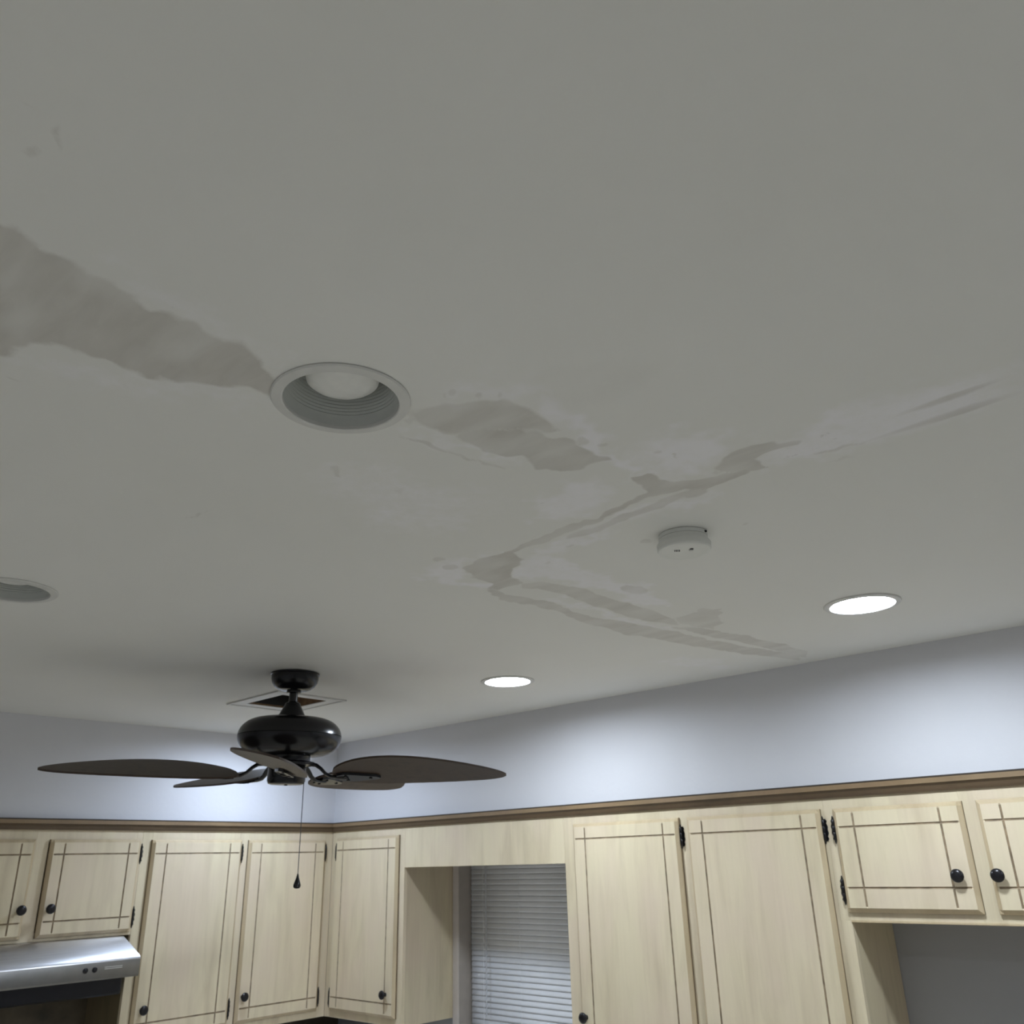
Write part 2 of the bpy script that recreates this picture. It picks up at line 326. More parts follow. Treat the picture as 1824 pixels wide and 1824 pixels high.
PALE = [
 (1.00, 0.012, [(0.816,0.707),(0.874,0.697),(0.96,0.695),(1.059,0.702),(1.127,0.704),(1.173,0.735),(1.112,0.74),(1.023,0.744),(0.92,0.736),(0.844,0.732)]),
 (0.80, 0.010, [(0.747,0.88),(0.817,0.873),(0.904,0.859),(0.957,0.833),(0.972,0.847),(0.928,0.882),(0.835,0.893),(0.757,0.89)]),
 (0.80, 0.020, [(0.737,0.789),(0.714,0.741),(0.739,0.7),(0.78,0.675),(0.826,0.683),(0.796,0.721),(0.769,0.752)]),
 (0.90, 0.020, [(1.134,0.709),(1.067,0.685),(1.037,0.632),(1.073,0.583),(1.128,0.555),(1.177,0.562),(1.228,0.633),(1.223,0.686),(1.194,0.714)]),
 (0.80, 0.015, [(1.082,0.865),(1.109,0.798),(1.175,0.773),(1.22,0.792),(1.237,0.869),(1.22,0.965),(1.192,1.014),(1.119,0.964)]),
 (0.80, 0.015, [(1.309,0.646),(1.282,0.747),(1.285,0.85),(1.318,1.001),(1.342,1.161),(1.382,1.197),(1.371,1.043),(1.349,0.896),(1.333,0.78),(1.341,0.664)]),
 (0.80, 0.012, [(1.226,1.307),(1.24,1.217),(1.254,1.18),(1.274,1.304),(1.372,1.347),(1.436,1.372),(1.402,1.416),(1.299,1.404),(1.234,1.419)]),
 (0.80, 0.012, [(1.343,1.196),(1.378,1.111),(1.536,1.123),(1.766,1.122),(1.943,1.168),(1.886,1.22),(1.662,1.219),(1.489,1.256),(1.408,1.272)]),
 (0.70, 0.010, [(1.573,1.328),(1.729,1.307),(1.923,1.301),(2.108,1.273),(2.141,1.295),(1.973,1.337),(1.771,1.341),(1.595,1.347)]),
 (0.80, 0.020, [(1.227,0.528),(1.195,0.436),(1.198,0.341),(1.197,0.245),(1.205,0.125),(1.341,0.156),(1.322,0.284),(1.309,0.383),(1.311,0.488),(1.287,0.558)]),
 (0.60, 0.030, [(0.259,0.83),(0.307,0.826),(0.39,0.828),(0.473,0.839),(0.495,0.873),(0.416,0.874),(0.33,0.876),(0.269,0.855)]),
 (0.60, 0.020, [(0.285,1.075),(0.367,1.032),(0.457,1.007),(0.555,0.967),(0.576,1.001),(0.482,1.055),(0.389,1.079),(0.296,1.102)]),
 (0.50, 0.030, [(0.776,1.157),(0.776,1.032),(0.9,1.003),(1.021,0.987),(1.152,1.052),(1.12,1.212),(0.973,1.266)]),
 (0.50, 0.020, [(2.461,1.588),(2.452,1.428),(2.577,1.396),(2.802,1.412),(2.736,1.532)]),
]

# ------------------------------------------------------------------ where the ceiling is cut
LAMPS = [  # x, y, lit, label; the last three are unseen, added for fill light
    (0.634, 0.892, False, 'large unlit round downlight with visible frosted bulb, beside the beige plaster patch'),
    (0.632, 2.150, False, 'unlit round downlight at the left edge, left of the fan'),
    (2.320, 2.126, True, 'lit round downlight just right of the ceiling fan, glowing white'),
    (2.279, 0.790, True, 'lit round downlight nearest the right soffit, right of the smoke alarm'),
    (2.250, 3.450, True, 'lit round downlight in the corner, hidden behind the fan motor'),
    (2.279, -0.55, True, 'added fill downlight, lit, unseen outside the right edge of the view'),
    (0.634, -0.45, True, 'added fill downlight, lit, unseen behind the camera, on the left'),
    (-1.00, 1.60, True, 'added fill downlight, lit, unseen left of the view, nearest the back wall'),
]
VENT = (1.846, 2.052, 2.866, 3.120)

# ------------------------------------------------------------------ ceiling
def axis_lines(lo, a, b, hi, fine, coarse):
    n0 = max(1, int(round((a - lo) / coarse))); n1 = int(round((b - a) / fine)); n2 = max(1, int(round((hi - b) / coarse)))
    return np.concatenate([np.linspace(lo, a, n0 + 1)[:-1], np.linspace(a, b, n1 + 1), np.linspace(b, hi, n2 + 1)[1:]])

def poly_sd(P, poly):
    """signed distance, positive inside"""
    q = np.array(poly); n = len(q)
    d2 = np.full(len(P), 1e9); ins = np.zeros(len(P), bool)
    for i in range(n):
        a = q[i]; b = q[(i + 1) % n]; e = b - a
        L = e @ e + 1e-12
        t = np.clip(((P - a) @ e) / L, 0, 1)
        w = P - a - t[:, None] * e
        d2 = np.minimum(d2, (w * w).sum(1))
        if a[1] != b[1]:
            c = ((a[1] > P[:, 1]) != (b[1] > P[:, 1])) & (P[:, 0] < e[0] * (P[:, 1] - a[1]) / e[1] + a[0])
            ins ^= c
    d = np.sqrt(d2)
    return np.where(ins, d, -d)

def lattice_noise(P, scale, seed):
    g = np.random.RandomState(seed).rand(512, 512) - 0.5
    q = P / scale + 100.0; i = np.floor(q).astype(int); f = q - i; f = f * f * (3 - 2 * f)
    x0, y0 = i[:, 0] % 512, i[:, 1] % 512; x1, y1 = (x0 + 1) % 512, (y0 + 1) % 512
    return (g[x0, y0] * (1 - f[:, 0]) + g[x1, y0] * f[:, 0]) * (1 - f[:, 1]) + (g[x0, y1] * (1 - f[:, 0]) + g[x1, y1] * f[:, 0]) * f[:, 1]

def frayed(P, amp, seed):
    """ragged trowel edges: shift every point a little before measuring it against an outline"""
    d = np.zeros_like(P)
    for k, (sc, w) in enumerate(((0.09, 1.0), (0.04, 0.8), (0.018, 0.6))):
        for c in (0, 1): d[:, c] += w * lattice_noise(P, sc, seed + 10 * k + c)
    return P + amp * d

def build_ceiling():
    xs = axis_lines(XMIN, 0.05, 2.89, XB, 0.0058, 0.14)
    ys = axis_lines(YMIN, 0.40, 3.20, YB, 0.0058, 0.14)
    xs = np.unique(np.round(np.concatenate([xs, [VENT[0], VENT[1]]]), 5)); ys = np.unique(np.round(np.concatenate([ys, [VENT[2], VENT[3]]]), 5))
    nx, ny = len(xs), len(ys)
    X, Y = np.meshgrid(xs, ys, indexing='xy')
    P = np.stack([X.ravel(), Y.ravel()], 1)
    hole = np.zeros(len(P), bool)
    for x, y, *_ in LAMPS: hole |= ((P[:, 0] - x) ** 2 + (P[:, 1] - y) ** 2) < 0.0835 ** 2
    ii, jj = np.meshgrid(np.arange(nx - 1), np.arange(ny - 1), indexing='xy')
    a = (jj * nx + ii).ravel(); F = np.stack([a, a + nx, a + nx + 1, a + 1], 1)     # wound to face down
    keep = ~hole[F].any(1)
    cx = (P[F[:, 0], 0] + P[F[:, 2], 0]) / 2; cy = (P[F[:, 0], 1] + P[F[:, 2], 1]) / 2
    keep &= ~((cx > VENT[0]) & (cx < VENT[1]) & (cy > VENT[2]) & (cy < VENT[3]))
    F = F[keep]
    me = bpy.data.meshes.new('ceiling')
    me.vertices.add(len(P)); me.vertices.foreach_set('co', np.column_stack([P, np.full(len(P), CEIL)]).astype(np.float32).ravel())
    me.loops.add(F.size); me.loops.foreach_set('vertex_index', F.ravel().astype(np.int32))
    me.polygons.add(len(F)); me.polygons.foreach_set('loop_start', np.arange(0, F.size, 4, dtype=np.int32))
    me.update(calc_edges=True); me.validate()
    bare = np.zeros(len(P)); depth = np.zeros(len(P)); pale = np.zeros(len(P))
    PD = frayed(P, 0.016, 3); PP = frayed(P, 0.050, 77)
    blot = np.clip(0.95 + 0.9 * lattice_noise(P * np.array([1.0, 0.45]), 0.035, 5), 0.55, 1.2)
    for s, soft, poly in DARK:
        v = np.clip(poly_sd(PD, poly) / (2.6 * soft) + 0.5, 0, 1)
        depth = np.where(v > bare, s * blot, depth); bare = np.maximum(bare, v)
    for s, soft, poly in PALE:
        pale = np.maximum(pale, 0.9 * s * np.clip(poly_sd(PP, poly) / (3.5 * soft) + 0.5, 0, 1))
    for nm, arr in (('bare', bare), ('depth', depth), ('spackle', pale)):
        at = me.attributes.new(nm, 'FLOAT', 'POINT'); at.data.foreach_set('value', arr.astype(np.float32))
    me.materials.append(M_CEIL)
    o = bpy.data.objects.new('ceiling', me); COL.objects.link(o)
    return tag(o, 'off-white patched plaster ceiling with beige bare patches', None, None, 'structure')
build_ceiling()

# ------------------------------------------------------------------ room shell
WIN_Y0, WIN_Y1, WIN_Z0, WIN_Z1 = 2.40, 3.293, 1.04, 1.95
bm = bmesh.new()
T = 0.14
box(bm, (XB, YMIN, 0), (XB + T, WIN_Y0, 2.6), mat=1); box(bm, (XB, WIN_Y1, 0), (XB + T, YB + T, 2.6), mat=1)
box(bm, (XB, WIN_Y0, 0), (XB + T, WIN_Y1, WIN_Z0)); box(bm, (XB, WIN_Y0, WIN_Z1), (XB + T, WIN_Y1, 2.6))
box(bm, (XW, YMIN, 2.004), (XB, YW, CEIL))          # soffit over the right-hand cabinets
tag(obj('wall_right', bm, [M_WALL, M_WALL_SHADED]), 'pale blue-white soffit and wall on the right, with the window', None, None, 'structure')
bm = bmesh.new()
box(bm, (XMIN, YB, 0), (XB, YB + T, 2.6)); box(bm, (XMIN, YW, 2.004), (XB, YB, CEIL))
wl = tag(obj('wall_left', bm, M_WALL), 'pale blue-white soffit and wall on the left, behind the hood', None, None, 'structure')
bm = bmesh.new(); box(bm, (XMIN, YB - 0.012, 0.9), (XB, YB, 1.60)); obj('backsplash', bm, M_BACKSPLASH, wl)
bm = bmesh.new(); box(bm, (XMIN - T, YMIN, 0), (XMIN, YB + T, 2.6)); tag(obj('wall_back', bm, M_WALL), None, None, None, 'structure')
bm = bmesh.new(); box(bm, (XMIN - T, YMIN - T, 0), (XB + T, YMIN, 2.6)); tag(obj('wall_front', bm, M_WALL), None, None, None, 'structure')
bm = bmesh.new(); box(bm, (XMIN - T, YMIN - T, -0.1), (XB + T, YB + T, 0)); tag(obj('floor', bm, M_FLOOR), None, None, None, 'structure')

# crown trim: dark bead on top, face, cove below
def crown(name, right, u0, u1, label):
    prof = [(0.0, 1.990, 2), (0.008, 1.990, 2), (0.011, 1.997, 2), (0.013, 2.006, 2), (0.018, 2.011, 2), (0.022, 2.0135, 2),
            (0.022, 2.0285, 0), (0.0235, 2.030, 1), (0.0235, 2.0335, 1), (0.0, 2.0345, 1)]
    bm = bmesh.new(); rings = []
    for u in (u0, u1):
        ring = []
        for d, z, m in prof:
            # mitre where the two runs meet in the corner
            uu = u - d if u == (YW if right else XW) else u
            ring.append(bm.verts.new((XW - d, uu, z) if right else (uu, YW - d, z)))
        rings.append(ring)
    for k in range(len(prof) - 1):
        f = bm.faces.new((rings[0][k], rings[0][k+1], rings[1][k+1], rings[1][k]))
        f.material_index = prof[k + 1][2]
    bm.faces.new(rings[0]); bm.faces.new(rings[1])
    return tag(obj(name, bm, [M_CROWN, M_CROWN_DARK, M_COVE_SHADED]), label, None, None, 'structure')
crown('trim_1', True, -1.2, YW, 'brown wooden crown strip along the top of the right cabinets')
crown('trim_2', False, -0.6, XW, 'brown wooden crown strip along the top of the left cabinets')

# ------------------------------------------------------------------ cabinets
def PT(right, u, d, z):
    """u along the wall, d out from the cabinet face towards the room"""
    return (XW - d, u, z) if right else (u, YW - d, z)

def slab(bm, right, u0, u1, z0, z1, d0, d1, bevel=0.0, mat=0):
    return box(bm, PT(right, u0, d0, z0), PT(right, u1, d1, z1), bevel, mat)

def door_mesh(right, u0, u1, z0, z1, gi=0.066, gt=0.058, gb=0.058, th=0.020):
    """slab door: wide chamfered rim, glazed V grooves crossing near the corners"""
    c, w, gd, e = 0.013, 0.0066, 0.0034, 0.004
    def lines(a, b, g0, g1):
        return sorted([a, a + 0.002, a + c, a + c + e, g0 - w/2, g0, g0 + w/2, g1 - w/2, g1, g1 + w/2, b - c - e, b - c, b - 0.002, b])
    gu = (u0 + gi, u1 - gi); gz = (z0 + gb, z1 - gt)
    us = lines(u0, u1, *gu); zs = lines(z0, z1, *gz)
    def rim(v, a, b):
        t = min(v - a, b - v)
        return -0.012 if t < 0.001 else (-0.0085 if t < 0.0025 else 0.0)
    def on(v, gs): return any(abs(v - g) < 1e-6 for g in gs)
    def inner(v, a, b): return a + c + e - 1e-6 <= v <= b - c - e + 1e-6
    bm = bmesh.new(); V = {}
    for i, u in enumerate(us):
        for j, z in enumerate(zs):
            h = min(rim(u, u0, u1), rim(z, z0, z1))
            if (on(u, gu) and inner(z, z0, z1)) or (on(z, gz) and inner(u, u0, u1)): h -= gd
            V[i, j] = bm.verts.new(PT(right, u, th + h, z))
    def ing(a, b, gs): return any(abs((a + b) / 2 - g) < w / 2 for g in gs)
    for i in range(len(us) - 1):
        for j in range(len(zs) - 1):
            f = bm.faces.new((V[i, j], V[i+1, j], V[i+1, j+1], V[i, j+1]))
            um, zm = (us[i] + us[i+1]) / 2, (zs[j] + zs[j+1]) / 2
            if (ing(us[i], us[i+1], gu) and inner(zm, z0, z1)) or (ing(zs[j], zs[j+1], gz) and inner(um, u0, u1)): f.material_index = 1
            elif min(um - u0, u1 - um, zm - z0, z1 - zm) < 0.012: f.material_index = 2
    # rim and back
    n, m = len(us), len(zs)
    loop = [(i, 0) for i in range(n)] + [(n-1, j) for j in range(1, m)] + [(i, m-1) for i in range(n-2, -1, -1)] + [(0, j) for j in range(m-2, 0, -1)]
    back = {}
    for k in loop:
        back[k] = bm.verts.new(PT(right, us[k[0]], 0.0005, zs[k[1]]))
    for a, b in zip(loop, loop[1:] + loop[:1]):
        f = bm.faces.new((V[a], V[b], back[b], back[a])); f.material_index = 3
    bm.faces.new([back[k] for k in loop])
    return bm

def add_door(right, parent, u0, u1, z0, z1, knob=None, hinges=(), **kw):
    d = obj('door', door_mesh(right, u0, u1, z0, z1, **kw), [M_WOOD, M_GROOVE, M_EDGE, M_RIM], parent)
    if knob:
        bm = bmesh.new()
        prof = [(0.009, 0.0195), (0.008, 0.022), (0.0065, 0.026), (0.0062, 0.031), (0.009, 0.034), (0.0155, 0.0365), (0.0185, 0.040), (0.0185, 0.043), (0.016, 0.0465), (0.010, 0.049), (0.0035, 0.050)]
        if right: lathe(bm, [(r, -h) for r, h in prof], PT(True, knob[0], 0, knob[1]), 28, 'X', True, True)
        else: lathe(bm, [(r, -h) for r, h in prof], PT(False, knob[0], 0, knob[1]), 28, 'Y', True, True)
        obj('knob', bm, M_KNOB, d, smooth=50)
    for hu, hz, side in hinges:
        bm = bmesh.new()
        # barrel with pointed tips lying along the door edge
        prof = [(0.0008, -0.043), (0.0030, -0.037), (0.0022, -0.033), (0.0050, -0.029), (0.0050, -0.010), (0.0044, -0.009), (0.0050, -0.008), (0.0050, 0.010), (0.0044, 0.011), (0.0050, 0.012), (0.0050, 0.029), (0.0022, 0.033), (0.0030, 0.037), (0.0008, 0.043)]
        lathe(bm, prof, PT(right, hu, 0.0085, hz), 12, 'Z', True, True)
        # shaped leaf on the face frame
        out = [(0, -0.034), (0.006, -0.034), (0.010, -0.027), (0.0075, -0.020), (0.0115, -0.010), (0.0095, 0.0), (0.0115, 0.010), (0.0075, 0.020), (0.010, 0.027), (0.006, 0.034), (0, 0.034)]
        vf = [bm.verts.new(PT(right, hu + side * a, 0.0028, hz + b)) for a, b in out]
        vb = [bm.verts.new(PT(right, hu + side * a, 0.0004, hz + b)) for a, b in out]
        bm.faces.new(vf); bm.faces.new(vb)
        for k in range(len(out)): bm.faces.new((vf[k], vf[(k+1) % len(out)], vb[(k+1) % len(out)], vb[k]))
        obj('hinge', bm, M_BLACK, d, smooth=40)
    return d

def carcass(right, root, u0, u1, z0, z1, rails, stiles, depth=0.326, ft=0.019, bmat=None):
    """box behind a face frame; rails are (u0,u1,z0,z1), stiles are (u0,u1)"""
    bm = bmesh.new(); t = 0.016
    slab(bm, right, u0, u0 + t, z0, z1, -ft, -depth); slab(bm, right, u1 - t, u1, z0, z1, -ft, -depth)
    slab(bm, right, u0 + t, u1 - t, z0 + 0.012, z0 + 0.026, -ft, -depth); slab(bm, right, u0 + t, u1 - t, z1 - t, z1, -ft, -depth)
    slab(bm, right, u0 + t, u1 - t, z0, z1, -depth + 0.006, -depth)
    obj('carcass', bm, bmat or M_BOX, root)
    for a, b in stiles:
        bm = bmesh.new(); slab(bm, right, a, b, z0, z1, 0, -ft, 0.0006); obj('stile', bm, M_WOOD, root)
    for a, b, c, d in rails:
        bm = bmesh.new(); slab(bm, right, a, b, c, d, 0, -ft, 0.0006); obj('rail', bm, M_WOOD, root)

ZT = 2.0
TB = 1.152
# right wall, nearest first -------------------------------------------------
c = thing('wall_cabinet', (XB, 0.80, 1.623), 'short two-door maple cabinet at the right edge, over the empty fridge niche', 'cabinet', 'maple wall cabinets around the kitchen corner')
carcass(True, c, 0.352, 1.246, 1.627, ZT, [(0.39, 0.775, 1.627, 1.665), (0.825, 1.215, 1.627, 1.665), (0.39, 0.775, 1.945, ZT), (0.825, 1.215, 1.945, ZT)], [(0.352, 0.39), (0.775, 0.825), (1.215, 1.246)])
add_door(True, c, 0.8180, 1.2135, 1.650, 1.957, (0.862, 1.753), [(1.2185, 1.8925, 1), (1.2185, 1.713, 1)], gb=0.070)
add_door(True, c, 0.384, 0.7795, 1.650, 1.957, (0.755, 1.753), [(0.379, 1.8925, -1), (0.379, 1.713, -1)], gb=0.070)
bm = bmesh.new(); slab(bm, True, 0.352, 1.211, 1.6215, 1.627, 0.004, -0.018, 0.001); obj('edge_moulding', bm, M_EDGE, c)

c = thing('wall_cabinet', (XB, 1.79, TB), 'tall two-door maple cabinet right of the window, left of the niche', 'cabinet', 'maple wall cabinets around the kitchen corner')
carcass(True, c, 1.2105, 2.352, TB, ZT, [(1.81, 2.29, TB, 1.2), (1.262, 1.762, TB, 1.2), (1.81, 2.29, 1.945, ZT), (1.262, 1.762, 1.945, ZT)], [(1.2465, 1.262), (1.762, 1.81), (2.29, 2.352)])
bm = bmesh.new(); slab(bm, True, 1.2105, 1.2462, TB, 1.6269, 0, -0.019, 0.0002); obj('stile', bm, M_WOOD, c)
add_door(True, c, 1.799, 2.297, 1.183, 1.958, (2.268, 1.281), [(1.794, 1.893, -1), (1.794, 1.246, -1)])
add_door(True, c, 1.257, 1.764, 1.183, 1.958, (1.737, 1.281), [(1.252, 1.893, -1), (1.252, 1.246, -1)])

v = thing('valance', (XB, 2.84, 1.81), 'plain maple valance board bridging the cabinets above the window', 'valance')
bm = bmesh.new(); slab(bm, True, 2.3525, 3.3355, 1.811, ZT, 0, -0.019, 0.0006); obj('board', bm, M_WOOD, v)
bm = bmesh.new(); slab(bm, True, 2.3525, 3.3355, ZT - 0.03, ZT, -0.0195, -0.05); obj('cleat', bm, M_BOX, v)

c = thing('wall_cabinet', (XB, 3.6, TB), 'tall single-door maple cabinet on the right wall, in the corner left of the window', 'cabinet', 'maple wall cabinets around the kitchen corner')
carcass(True, c, 3.336, YW, TB, ZT, [(3.38, 3.868, TB, 1.2), (3.38, 3.868, 1.945, ZT)], [(3.336, 3.38), (3.868, YW)])
add_door(True, c, 3.369, 3.857, 1.183, 1.957, (3.427, 1.278), [(3.8625, 1.892, 1), (3.8625, 1.236, 1)])

# left wall -----------------------------------------------------------------
c = thing('wall_cabinet', (2.37, YB, TB), 'tall two-door maple cabinet on the left wall, between hood and corner', 'cabinet', 'maple wall cabinets around the kitchen corner')
carcass(False, c, 1.866, XW - 0.0005, TB, ZT, [(1.91, 2.345, TB, 1.2), (2.395, 2.84, TB, 1.2), (1.91, 2.345, 1.945, ZT), (2.395, 2.84, 1.945, ZT)], [(1.866, 1.91), (2.345, 2.395), (2.84, XW - 0.0005)], bmat=M_BOX_SHADED)
add_door(False, c, 1.906, 2.351, 1.183, 1.952, (1.946, 1.291), [(2.356, 1.892, 1), (2.356, 1.246, 1)])
add_door(False, c, 2.387, 2.833, 1.183, 1.951, (2.415, 1.288), [(2.838, 1.890, 1), (2.838, 1.240, 1)])

c = thing('wall_cabinet', (1.45, YB, 1.578), 'short two-door maple cabinet on the left wall, above the steel hood', 'cabinet', 'maple wall cabinets around the kitchen corner')
carcass(False, c, 1.0, 1.8655, 1.578, ZT, [(1.045, 1.425, 1.578, 1.61), (1.475, 1.84, 1.578, 1.61), (1.045, 1.425, 1.945, ZT), (1.475, 1.84, 1.945, ZT)], [(1.0, 1.045), (1.425, 1.475), (1.84, 1.8655)])
add_door(False, c, 1.036, 1.4225, 1.590, 1.954, (1.400, 1.695), [(1.031, 1.895, -1), (1.031, 1.645, -1)], gi=0.056)
add_door(False, c, 1.4775, 1.857, 1.590, 1.954, (1.509, 1.695), [(1.8615, 1.895, 1), (1.8615, 1.645, 1)], gi=0.056)

# ------------------------------------------------------------------ base units and worktop, unseen below the view, added to bounce light up
M_TOP = plain('bounce_worktop', (0.82, 0.80, 0.76), 0.45, var=0.05, vscale=40)
def bounce_base_run(right, u0, u1, label, toplabel):
    c = thing('added_base_cabinet', PT(right, (u0 + u1) / 2, 0.0, 0), label, 'cabinet')
    bm = bmesh.new(); slab(bm, right, u0, u1, 0.10, 0.87, 0.255, -0.326); slab(bm, right, u0 + 0.01, u1 - 0.01, 0, 0.0995, 0.19, -0.326); obj('carcass', bm, M_BOX, c)
    n = max(1, round((u1 - u0) / 0.46)); wd = (u1 - u0) / n
    for k in range(n):
        bm = bmesh.new(); slab(bm, right, u0 + k * wd + 0.02, u0 + (k + 1) * wd - 0.02, 0.13, 0.68, 0.2555, 0.274, 0.006); obj('door', bm, M_WOOD, c)
        bm = bmesh.new(); slab(bm, right, u0 + k * wd + 0.02, u0 + (k + 1) * wd - 0.02, 0.70, 0.85, 0.2555, 0.274, 0.006); obj('drawer', bm, M_WOOD, c)
    t = thing('worktop', PT(right, (u0 + u1) / 2, 0.0, 0.87), toplabel, 'worktop')
    bm = bmesh.new(); slab(bm, right, u0, u1, 0.8705, 0.91, 0.29, -0.326 if right else -0.315, 0.004); obj('slab', bm, M_TOP, t)
bounce_base_run(True, 1.25, YW - 0.30, 'unseen run of maple base cabinets, added under the window', 'unseen pale worktop under the window, added to bounce light')
bounce_base_run(False, 1.88, XB - 0.004, 'unseen run of maple base cabinets, added under the left wall cabinets', 'unseen pale worktop in the corner under the left wall cabinets, added to bounce light')

# ------------------------------------------------------------------ range hood
h = thing('range_hood', (1.44, YB, 1.42), 'stainless steel range hood under the short left cabinet', 'range hood')
HX0, HX1 = 1.08, 1.858
def yo(d): return YW - d
bm = bmesh.new()
# side profile (protrusion from the cabinet face, z): sloped shoulder, rounded nose, flat front
prof = [(-0.32, 1.577), (0.045, 1.577), (0.052, 1.574), (0.085, 1.548), (0.112, 1.523), (0.124, 1.511), (0.131, 1.502), (0.134, 1.495), (0.134, 1.438), (0.131, 1.432), (0.118, 1.432), (0.118, 1.45), (-0.32, 1.45)]
L_ = []; R_ = []
for d, z in prof:
    top = 0.042 * max(0.0, (z - 1.502) / 0.075)
    R_.append(bm.verts.new((HX1 - top, yo(d), z))); L_.append(bm.verts.new((HX0 + top, yo(d), z)))
for k in range(len(prof)):
    j = (k + 1) % len(prof)
    f = bm.faces.new((L_[k], L_[j], R_[j], R_[k]))
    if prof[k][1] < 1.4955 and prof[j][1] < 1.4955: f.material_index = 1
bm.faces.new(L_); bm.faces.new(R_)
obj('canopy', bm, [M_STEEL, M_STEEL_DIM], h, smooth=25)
bm = bmesh.new(); slab(bm, False, HX0 + 0.02, HX1 - 0.014, 1.362, 1.4495, 0.03, -0.29, 0.006); obj('grease_tray', bm, M_HOODDARK, h)
for k, z in enumerate((1.476, 1.470)):
    bm = bmesh.new(); slab(bm, False, 1.715, 1.785, z - 0.0012, z + 0.0012, 0.133, 0.1355); obj('slot', bm, M_WHITE, h)
for u in (1.640, 1.676):
    bm = bmesh.new(); lathe(bm, [(0.010, -0.131), (0.010, -0.1365), (0.008, -0.138)], (u, YW, 1.470), 20, 'Y', True, True); obj('switch_button', bm, M_HOODDARK, h, smooth=40)

# ------------------------------------------------------------------ window and blind
w = tag(bpy.data.objects.new('window_1', None), 'window behind the white blind', None, None, 'structure'); COL.objects.link(w); w.location = (XB, 2.85, WIN_Z0)
bm = bmesh.new(); fx0, fx1 = XB + 0.095, XB + 0.125
for a, b, cc, d in ((WIN_Y0, WIN_Y1, WIN_Z0, WIN_Z0 + 0.04), (WIN_Y0, WIN_Y1, WIN_Z1 - 0.04, WIN_Z1), (WIN_Y0, WIN_Y0 + 0.04, WIN_Z0 + 0.04, WIN_Z1 - 0.04), (WIN_Y1 - 0.04, WIN_Y1, WIN_Z0 + 0.04, WIN_Z1 - 0.04), (WIN_Y0, WIN_Y1, 1.48, 1.52)):
    box(bm, (fx0, a, cc), (fx1, b, d))
obj('window_frame', bm, M_WHITE, w)
def glass():
    m, nt, b = new_mat('window_glass'); b.inputs['Transmission Weight'].default_value = 1.0; b.inputs['Roughness'].default_value = 0.02; b.inputs['IOR'].default_value = 1.45
    b.inputs['Base Color'].default_value = (0.9, 0.95, 0.95, 1); return m
M_GLASS = glass()
for z0, z1 in ((WIN_Z0 + 0.04, 1.48), (1.52, WIN_Z1 - 0.04)):
    bm = bmesh.new(); box(bm, (XB + 0.108, WIN_Y0 + 0.04, z0), (XB + 0.112, WIN_Y1 - 0.04, z1)); obj('pane', bm, M_GLASS, w)
bm = bmesh.new(); box(bm, (XB - 0.014, WIN_Y1, WIN_Z0 - 0.05), (XB, 3.3345, 1.97), 0.002); obj('casing', bm, M_CASING, w)
bm = bmesh.new(); box(bm, (XB - 0.014, 2.3535, WIN_Z0 - 0.05), (XB, WIN_Y0, 1.97), 0.002); obj('casing', bm, M_CASING, w)
bm = bmesh.new(); box(bm, (XB - 0.013, WIN_Y1 - 0.004, WIN_Z0), (XB + 0.094, WIN_Y1 - 0.0002, WIN_Z1)); obj('jamb', bm, M_JAMB, w)
bm = bmesh.new(); box(bm, (XB - 0.03, WIN_Y0 - 0.02, WIN_Z0 - 0.02), (XB + 0.09, WIN_Y1, WIN_Z0), 0.003); obj('window_sill', bm, M_CASING, w)

bl = thing('window_blind', (XB + 0.06, 2.84, WIN_Z0), 'white closed mini blind in the window between the maple cabinets', 'blind')
BX, BY0, BY1 = XB + 0.066, WIN_Y0 + 0.012, WIN_Y1 - 0.010
bm = bmesh.new(); box(bm, (BX - 0.014, BY0, WIN_Z1 - 0.03), (BX + 0.016, BY1, WIN_Z1 - 0.002), 0.002); obj('headrail', bm, M_SLAT, bl)
def slat_mesh():
    bm = bmesh.new(); n = 5; a = math.radians(79)
    rows = []
    for k in range(n):
        s = (k / (n - 1) - 0.5) * 0.0268; cr = 0.0014 * (1 - (2 * k / (n - 1) - 1) ** 2)
        # lower edge leans into the room
        x = -math.cos(a) * -s - cr * math.sin(a); z = math.sin(a) * s - cr * math.cos(a) * 0.2
        rows.append((x, z))
    L = (BY1 - BY0) / 2
    vs = [[bm.verts.new((x, sgn * L, z)) for x, z in rows] for sgn in (-1, 1)]
    for k in range(n - 1): bm.faces.new((vs[0][k], vs[0][k+1], vs[1][k+1], vs[1][k]))
    return bm
proto = None; z = WIN_Z1 - 0.046; pitch = 0.0240
while z > WIN_Z0 + 0.03:
    if proto is None:
        proto = obj('slat', slat_mesh(), M_SLAT, bl, local=True, smooth=60); o = proto
        sm_ = proto.modifiers.new('thick', 'SOLIDIFY'); sm_.thickness = 0.0006
    else:
        o = proto.copy(); COL.objects.link(o); o.parent = bl
    o.location = (BX - bl.location.x, (BY0 + BY1) / 2 - bl.location.y, z - bl.location.z); z -= pitch
bm = bmesh.new(); box(bm, (BX - 0.012, BY0, WIN_Z0 + 0.004), (BX + 0.012, BY1, WIN_Z0 + 0.02), 0.002); obj('bottom_rail', bm, M_SLAT, bl)
for y in (2.50, 2.955, 3.19):
    bm = bmesh.new(); tube(bm, [(BX - 0.0135, y, WIN_Z1 - 0.03), (BX - 0.0135, y, WIN_Z0 + 0.02)], 0.0008, 6); obj('ladder_cord', bm, M_SLAT, bl)
bm = bmesh.new(); tube(bm, [(BX - 0.019, 3.165, WIN_Z1 - 0.02), (BX - 0.022, 3.165, 1.165)], 0.0028, 6); obj('tilt_wand', bm, plain('wand', (0.55, 0.56, 0.58), 0.3), bl)

